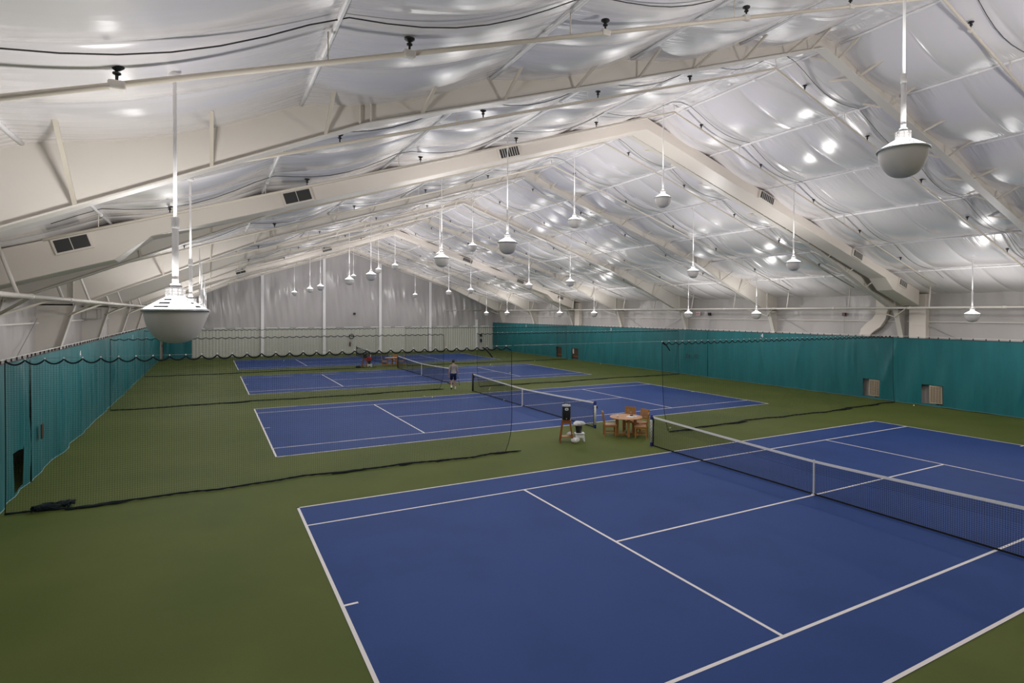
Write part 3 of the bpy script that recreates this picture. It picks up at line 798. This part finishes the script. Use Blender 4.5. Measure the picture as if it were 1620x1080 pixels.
o = MB().lathe([(0,0),(.035,0),(.04,.09),(.036,.09),(.03,.01),(0,.01)], 14).build('paper_cup', M['paper'], None, True); o.location = (T.x-.36, T.y+.06, .746); tag(o, 'small white cup on the left half of the near table', 'cup')
o = MB().box((0,0,.02), (.14,.07,.04)).build('glasses_case', M['blackplastic'], None, bevel=.012); o.location = (T.x+.28, T.y+.02, .746); o.rotation_euler = (0,0,.3); tag(o, 'small dark case on the near table beside the magazines', 'case')

def cooler_stand(loc, rz, label):
    r = thing('cooler_stand', label, 'stand', loc, rz)
    for sx in (-1, 1):
        for sy in (-1, 1):
            MB().bar((sx*.24, sy*.20, 0), (sx*.13, sy*.13, .80), .055, .055, up=(0,1,0)).build('leg', M['redwood'], r)
    MB().box((0, 0, .80), (.34, .34, .035)).box((0,.15,.74),(.30,.025,.09)).box((0,-.15,.74),(.30,.025,.09)).box((.14,0,.74),(.025,.28,.09)).box((-.14,0,.74),(.025,.28,.09)).build('top_shelf', M['redwood'], r)
    MB().box((0, 0, .20), (.44, .36, .03)).build('lower_shelf', M['wood'], r)
    return r
def cooler(loc, rz, label):
    r = thing('water_cooler', label, 'water cooler', loc, rz)
    MB().lathe([(0,0),(.148,0),(.155,.02),(.158,.25),(.155,.48),(.15,.50),(0,.50)], 28).build('barrel', M['blackplastic'], r, True)
    l = MB().lathe([(.16,.49),(.162,.53),(.13,.555),(0,.56)], 28).build('lid', M['greymetal'], r, True)
    MB().tube([(-.09,0,.55),(-.07,0,.62),(.07,0,.62),(.09,0,.55)], .014, 6).build('handle', M['blackplastic'], l, True)
    e = MB(); n = 12
    def patch(a0, a1, z0, z1, rr):
        v = []; f = []
        for i in range(n+1):
            a = a0 + (a1-a0)*i/n; t = abs(2*i/n-1); cut = .02*t**4
            v += [(rr*math.cos(a), rr*math.sin(a), z0+cut), (rr*math.cos(a), rr*math.sin(a), z1-cut)]
        for i in range(n): f.append((2*i, 2*i+2, 2*i+3, 2*i+1))
        return v, f
    e.add(*patch(-PI/2-.35, -PI/2+.45, .36, .45, .1605)); em = e.build('emblem', M['paper'], r); em['label'] = 'white rounded emblem with a dark bar'
    d = MB(); d.add(*patch(-PI/2-.18, -PI/2+.28, .385, .42, .162)); d.build('emblem_bar', M['blackplastic'], em)
    MB().box((0,-.17,.06),(.035,.05,.04)).build('tap', M['greymetal'], r)
    return r
def step_stool(loc, rz, label):
    r = thing('plastic_stool', label, 'stool', loc, rz)
    MB().box((0,0,.29),(.36,.28,.035)).build('seat', M['plastic'], r, bevel=.012)
    for sx in (-1,1):
        for sy in (-1,1): MB().bar((sx*.165,sy*.125,0),(sx*.14,sy*.10,.28),.045,.045,up=(0,1,0)).build('leg', M['plastic'], r)
    MB().box((0,-.115,.19),(.28,.02,.10)).box((0,.115,.19),(.28,.02,.10)).build('skirt', M['plastic'], r)
    return r
def bin_(loc, label):
    r = thing('waste_bin', label, 'bin', loc)
    MB().lathe([(0,0),(.105,0),(.13,.27),(.138,.275),(.138,.29),(.125,.29),(.10,.02),(0,.02)], 20).build('bucket', M['blackplastic'], r, True)
    MB().lathe([(.136,.27),(.142,.272),(.142,.292),(.136,.294)], 20).build('lip', M['greymetal'], r, True)
    return r
def towel(loc, rad, hgt, label, m='towel', seed=0, cat='towel'):
    r_ = np.random.RandomState(seed); n, k = 20, 9
    U, V = np.meshgrid(np.linspace(0, 2*PI, n*2), np.linspace(0, PI, k*2))
    rr = 1 + .34*np.sin(3*U+r_.uniform(0,6))*np.sin(V) + .14*np.sin(7*U+2*V+r_.uniform(0,6))*np.sin(V)
    o = grid('towel', rad*rr*np.sin(V)*np.cos(U)*1.15, rad*.8*rr*np.sin(V)*np.sin(U), hgt*(.5-.5*np.cos(V)*rr**.3), M[m])
    o.location = loc; return tag(o, label, cat)
VA = math.radians(-29.6)     # turned square to the viewer's side of the hall
cooler_stand((-2.30, 3.05, 0), VA, 'red-brown wooden stand carrying the black water cooler near the table')
cooler((-2.30, 3.05, .82), VA, 'black round water cooler with white emblem on the near wooden stand')
step_stool((-1.80, 2.93, 0), VA+.1, 'white plastic stool beside the near wooden stand')
bin_((-1.82, 2.95, .31), 'black bin on the white plastic stool beside the wooden stand')
towel((-1.84, 2.95, .57), .19, .17, 'crumpled white towel piled on the black bin', seed=3)
towel((-2.12, 2.72, .0), .12, .2, 'crumpled white towel on the floor by the near stand', seed=5)
towel((-2.14, 3.04, .22), .09, .14, 'white towel lying on the lower shelf of the near stand', seed=8)
# far set
T2 = Vector((.10, 35.55 , 0)); T2 = Vector((.36, 36.70, 0))
round_table(T2, 'round teak table of the far set, left of the third court net')
f0 = None
for p, lb in (((-.26, 36.85, 0), 'wooden chair at the left of the far round table'), ((.80, 37.45, 0), 'wooden chair behind the far round table'), ((1.14, 36.40, 0), 'wooden chair at the right of the far round table, behind the net end')):
    dup(c0, p, face(p, T2), lb, 'chairs at the far table')
o = MB().lathe([(0,0),(.035,0),(.035,.16),(.015,.20),(.015,.23),(0,.23)], 12).build('water_bottle', M['blue_bottle'], None, True); o.location = (T2.x-.1, T2.y+.1, .746); tag(o, 'blue bottle on the far round table', 'bottle')
cooler_stand((-2.05, 36.4, 0), VA, 'dark wooden stand carrying a black cooler, far off by the third net')
cooler((-2.05, 36.4, .82), VA, 'black water cooler on the far wooden stand')
o = towel((-1.72, 36.2, .52), .17, .40, 'red cloth hanging at the right of the far stand', 'redcloth', 4, 'cloth')
step_stool((-1.72, 36.2, 0), VA, 'white plastic stool beside the far wooden stand')
bin_((-1.72, 36.2, .31), 'dark bin on the far white plastic stool')
o = MB().lathe([(0,0),(.09,0),(.13,.05),(.11,.14),(.05,.2),(0,.2)], 14).build('sports_bag', M['blackplastic'], None, True); o.scale = (1.9,1,1); o.location = (-2.62, 36.4, 0); tag(o, 'small dark bag on the floor left of the far stand', 'bag')

# ------------------------------------------------------------------ tennis balls
bm = bmesh.new(); bmesh.ops.create_icosphere(bm, subdivisions=3, radius=.0335); bme = bpy.data.meshes.new('tennis_ball'); bm.to_mesh(bme); bm.free()
bme.materials.append(M['ball']); bme.polygons.foreach_set('use_smooth', [True]*len(bme.polygons))
for x, y, lb in ((-3.21,16.71,'left of the pair on the second court, before the person'), (-2.94,16.15,'right of the pair on the second court, before the person'), (.1,13.26,'on the blue court in front of the second net'),
                 (1.18,17.58,'behind the far post end of the second net'), (1.55,18.3,'on the green strip behind the second net'), (2.73,3.06,'on the green floor behind the nearest net, by its far post'), (14.15,35.39,'on green floor right of the third court'),
                 (6.86,26.15,'on the third court beside its right service line'), (17.9,1.54,'at the foot of the right curtain left of the heater'), (-7.48,46.64,'on the farthest court, left half'),
                 (8.53,33.55,'just inside the far sideline of the third court'), (17.9,29.5,'at the foot of the right curtain below the number 3'), (-.3,20.3,'on the green strip right of the walking person')):
    o = bpy.data.objects.new('tennis_ball', bme); col.objects.link(o); o.location = (x, y, .0335 + (.004 if abs(x) < HL and any(abs(y-c) < HW for c in CY) else 0)); tag(o, 'yellow tennis ball ' + lb, 'ball', 'tennis balls on the floor')

# ------------------------------------------------------------------ person walking away
def skin_mesh(name, chains, radii, links, root, mt, levels=2):
    """verts from dict name->(pos), edges list, radius per vertex"""
    keys = list(chains.keys()); me = bpy.data.meshes.new(name)
    me.from_pydata([chains[k] for k in keys], [(keys.index(a), keys.index(b)) for a, b in links], [])
    o = bpy.data.objects.new('tmp_'+name, me); col.objects.link(o)
    sk = o.modifiers.new('skin', 'SKIN'); sk.use_smooth_shade = True
    for i, k in enumerate(keys):
        r_ = radii[k]; me.skin_vertices[0].data[i].radius = r_ if isinstance(r_, tuple) else (r_, r_)
        me.skin_vertices[0].data[i].use_root = (k == root)
    sb = o.modifiers.new('sub', 'SUBSURF'); sb.levels = levels; sb.render_levels = levels
    dg = bpy.context.evaluated_depsgraph_get(); dg.update()
    out = bpy.data.meshes.new_from_object(o.evaluated_get(dg)); bpy.data.objects.remove(o)
    out.name = name; out.materials.clear()
    return link(name, out, mt, None, True)
# own axes: +y walking direction (away), x right, z up; height 1.85
J = dict(pel=(0,0,.98), spine=(0,.01,1.15), chest=(0,.02,1.36), neckb=(0,.02,1.52), neck=(0,.03,1.59), headl=(0,.055,1.655), headm=(0,.055,1.74), headt=(0,.05,1.81),
         hipl=(-.10,0,.93), kneel=(-.115,.10,.52), shinl=(-.12,-.02,.34), anl=(-.125,-.17,.17), ball_l=(-.13,-.16,.06), toel=(-.13,-.13,.03),
         hipr=(.10,0,.93), kneer=(.11,.07,.50), shinr=(.115,.06,.30), anr=(.12,.05,.09), ballr=(.125,.16,.045), toer=(.13,.23,.035),
         shl=(-.19,.01,1.47), ell=(-.25,-.03,1.18), wrl=(-.27,.05,.93), pal=(-.275,.075,.86),
         shr=(.19,.01,1.47), elr=(.255,-.02,1.18), wrr=(.275,.06,.94), par=(.28,.085,.87))
Rd = dict(pel=(.155,.105), spine=(.14,.10), chest=(.165,.11), neckb=(.09,.075), neck=.058, headl=(.062,.075), headm=(.076,.095), headt=(.055,.07),
          hipl=.088, kneel=.056, shinl=.052, anl=.036, ball_l=(.042,.032), toel=(.036,.025), hipr=.088, kneer=.056, shinr=.052, anr=.036, ballr=(.042,.03), toer=(.036,.022),
          shl=.062, ell=.042, wrl=.028, pal=(.04,.022), shr=.062, elr=.042, wrr=.028, par=(.04,.022))
LK = [('pel','spine'),('spine','chest'),('chest','neckb'),('neckb','neck'),('neck','headl'),('headl','headm'),('headm','headt'),
      ('pel','hipl'),('hipl','kneel'),('kneel','shinl'),('shinl','anl'),('anl','ball_l'),('ball_l','toel'),('pel','hipr'),('hipr','kneer'),('kneer','shinr'),('shinr','anr'),('anr','ballr'),('ballr','toer'),
      ('neckb','shl'),('shl','ell'),('ell','wrl'),('wrl','pal'),('neckb','shr'),('shr','elr'),('elr','wrr'),('wrr','par')]
for s, pre, pal in ((-1,'l',J['pal']), (1,'r',J['par'])):        # five fingers per hand, relaxed / gripping
    for k, (dy, ln) in enumerate(((.030,.075),(.011,.085),(-.008,.08),(-.026,.062))):
        a = f'{pre}f{k}a'; b = f'{pre}f{k}b'; c = f'{pre}f{k}c'; curl = .25 if s < 0 else .8
        J[a] = (pal[0], pal[1]+dy, pal[2]-.045); J[b] = (pal[0]-s*.012*curl*2, pal[1]+dy*1.1+.004, pal[2]-.045-ln*.55); J[c] = (pal[0]-s*.05*curl*1.4, pal[1]+dy*1.15+.006, pal[2]-.045-ln*(1-.45*curl))
        for q, rr in ((a,.0095),(b,.0088),(c,.0075)): Rd[q] = rr
        LK += [('pal' if s < 0 else 'par', a), (a, b), (b, c)]
    a = f'{pre}ta'; b = f'{pre}tb'
    J[a] = (pal[0]-s*.01, pal[1]+.05, pal[2]-.01); J[b] = (pal[0]-s*.02, pal[1]+.068, pal[2]-.045); Rd[a] = .0105; Rd[b] = .0085; LK += [('pal' if s < 0 else 'par', a), (a, b)]
body = skin_mesh('person', J, Rd, LK, 'pel', M['skin'])
# ears and nose are part of the same body mesh
bm = bmesh.new(); bm.from_mesh(body.data)
for sx in (-1, 1): bmesh.ops.create_icosphere(bm, subdivisions=2, radius=.03, matrix=Matrix.Translation((sx*.078,.045,1.725)) @ Matrix.Diagonal((.35,.7,1.1,1)))
bmesh.ops.create_icosphere(bm, subdivisions=2, radius=.022, matrix=Matrix.Translation((0,.152,1.715)) @ Matrix.Diagonal((.6,.9,1.2,1)))
bm.to_mesh(body.data); bm.free(); body.data.polygons.foreach_set('use_smooth', [True]*len(body.data.polygons))
body.location = (-.66, 18.86, 0); body.rotation_euler = (0, 0, math.radians(-16)); 
tag(body, 'person in grey T-shirt and navy shorts walking away, racket in right hand', 'person')
def cloth(name, keys, grow, mt, extra=None, root=None):
    j = {k: J[k] for k in keys}; rd = {k: tuple(v*g for v, g in zip((Rd[k] if isinstance(Rd[k], tuple) else (Rd[k],)*2), (grow,)*2)) for k in keys}
    lk = [l for l in LK if l[0] in keys and l[1] in keys]
    if extra:
        for n_, p, rr, to in extra: j[n_] = p; rd[n_] = rr; lk.append((to, n_))
    o = skin_mesh(name, j, rd, lk, root or keys[0], mt); o.parent = body; return o
mid = lambda a, b, t: tuple(J[a][i]*(1-t) + J[b][i]*t for i in range(3))
cloth('t_shirt', ['spine','chest','neckb','shl','shr'], 1.22, M['tee'], [('hemb',(0,-.005,1.02),(.195,.14),'spine'), ('hemc',(0,-.005,.89),(.20,.145),'hemb'), ('sll', mid('shl','ell',.68), (.078,.078), 'shl'), ('slr', mid('shr','elr',.68), (.078,.078), 'shr')], 'spine')
cloth('shorts', ['pel','hipl','hipr'], 1.2, M['navy'], [('shl_', mid('hipl','kneel',.88), (.105,.105), 'hipl'), ('shr_', mid('hipr','kneer',.88), (.105,.105), 'hipr')], 'pel')
for pre in ('l', 'r'):
    a = 'an'+pre; k = 'shin'+pre
    o = skin_mesh('sock', {'a': mid(a, k, .75), 'b': J[a], 'c': tuple(np.array(J[a])+np.array((0,.0,-.04)))}, {'a': .046, 'b': .044, 'c': .044}, [('a','b'),('b','c')], 'a', M['sock']); o.parent = body
sh = skin_mesh('shoe', {'a': (.12,.0,.055), 'b': (.122,.10,.05), 'c': (.13,.24,.04)}, {'a': (.05,.048), 'b': (.054,.042), 'c': (.046,.03)}, [('a','b'),('b','c')], 'a', M['shoe']); sh.parent = body
sh = skin_mesh('shoe', {'a': (-.125,-.20,.15), 'b': (-.13,-.185,.09), 'c': (-.13,-.13,.035)}, {'a': (.05,.046), 'b': (.054,.042), 'c': (.046,.03)}, [('a','b'),('b','c')], 'a', M['sole']); sh.parent = body; sh['label'] = 'lifted dark shoe sole'
# hair cap
bm = bmesh.new(); bmesh.ops.create_icosphere(bm, subdivisions=4, radius=1, matrix=Matrix.Translation((0,.045,1.752)) @ Matrix.Diagonal((.094,.116,.112,1)))
dl = [v for v in bm.verts if (v.co.y > .10 and v.co.z < 1.80) or v.co.z < 1.665]; bmesh.ops.delete(bm, geom=dl, context='VERTS')
hm = bpy.data.meshes.new('hair'); bm.to_mesh(hm); bm.free(); link('hair', hm, M['hair'], body, True, solid=.008)
# racket hanging from the right hand
Mx = body.rotation_euler.to_matrix()
hand = body.location + Mx @ Vector((.272, .085, .80))
r = thing('tennis_racket', 'dark tennis racket held low in the walking person\'s right hand', 'racket', hand, math.radians(-16))
d = Vector((.14, .16, -.62)).normalized(); sd = Vector((0, 1, 0)); sd = (sd - d*sd.dot(d)).normalized()
MB().tube([-d*.10, d*.12], .016, 8).build('grip', M['black'], r, True)
fr = MB(); c = d*.44
fr.tube([d*.12, d*.20], .011, 6); fr.tube([d*.19, d*.31 + sd*.09], .009, 6); fr.tube([d*.19, d*.31 - sd*.09], .009, 6)
fr.tube([c + d*.165*math.cos(a) + sd*.125*math.sin(a) for a in np.linspace(0, 2*PI, 29)], .013, 6); fr.build('frame', M['racket'], r, True)
st = MB()
for k in range(-5, 6):
    t = k/6; h = math.sqrt(1-t*t); st.tube([c + sd*.125*t - d*.165*h, c + sd*.125*t + d*.165*h], .0012, 3); st.tube([c + d*.165*t - sd*.125*h, c + d*.165*t + sd*.125*h], .0012, 3)
st.build('strings', M['tape'], r)

# ------------------------------------------------------------------ world, camera, view
w = bpy.data.worlds.new('world'); sc.world = w; w.use_nodes = True
w.node_tree.nodes['Background'].inputs[0].default_value = (.02,.02,.02,1); w.node_tree.nodes['Background'].inputs[1].default_value = 0.0
cam = bpy.data.cameras.new('camera'); co = bpy.data.objects.new('camera', cam); col.objects.link(co); sc.camera = co
F, PX, PYP = 926.6, 859.7, 505.4
cam.sensor_fit = 'HORIZONTAL'; cam.sensor_width = 36; cam.lens = F/1620*36
cam.shift_x = -(PX - 810)/1620; cam.shift_y = (PYP - 540)/1620
cam.clip_start = .05; cam.clip_end = 300
yaw, pitch, roll = map(math.radians, (29.649, -0.632, 0.178))
fwd = Vector((math.sin(yaw)*math.cos(pitch), math.cos(yaw)*math.cos(pitch), math.sin(pitch)))
right = Vector((math.cos(yaw), -math.sin(yaw), 0)); up = right.cross(fwd)
R2 = math.cos(roll)*right + math.sin(roll)*up; U2 = -math.sin(roll)*right + math.cos(roll)*up
co.matrix_world = Matrix(((R2.x, U2.x, -fwd.x, -13.695), (R2.y, U2.y, -fwd.y, -15.240), (R2.z, U2.z, -fwd.z, 4.734), (0,0,0,1)))
vs = sc.view_settings; vs.view_transform = 'Standard'; vs.look = 'None'; vs.gamma = 1; vs.use_curve_mapping = False; vs.exposure = 0.0
cy = sc.cycles
cy.use_denoising = True; cy.max_bounces = 8; cy.diffuse_bounces = 6; cy.glossy_bounces = 3; cy.transmission_bounces = 2
cy.caustics_reflective = False; cy.caustics_refractive = False; cy.sample_clamp_indirect = 4.0; cy.sample_clamp_direct = 6.0
cy.use_light_tree = True
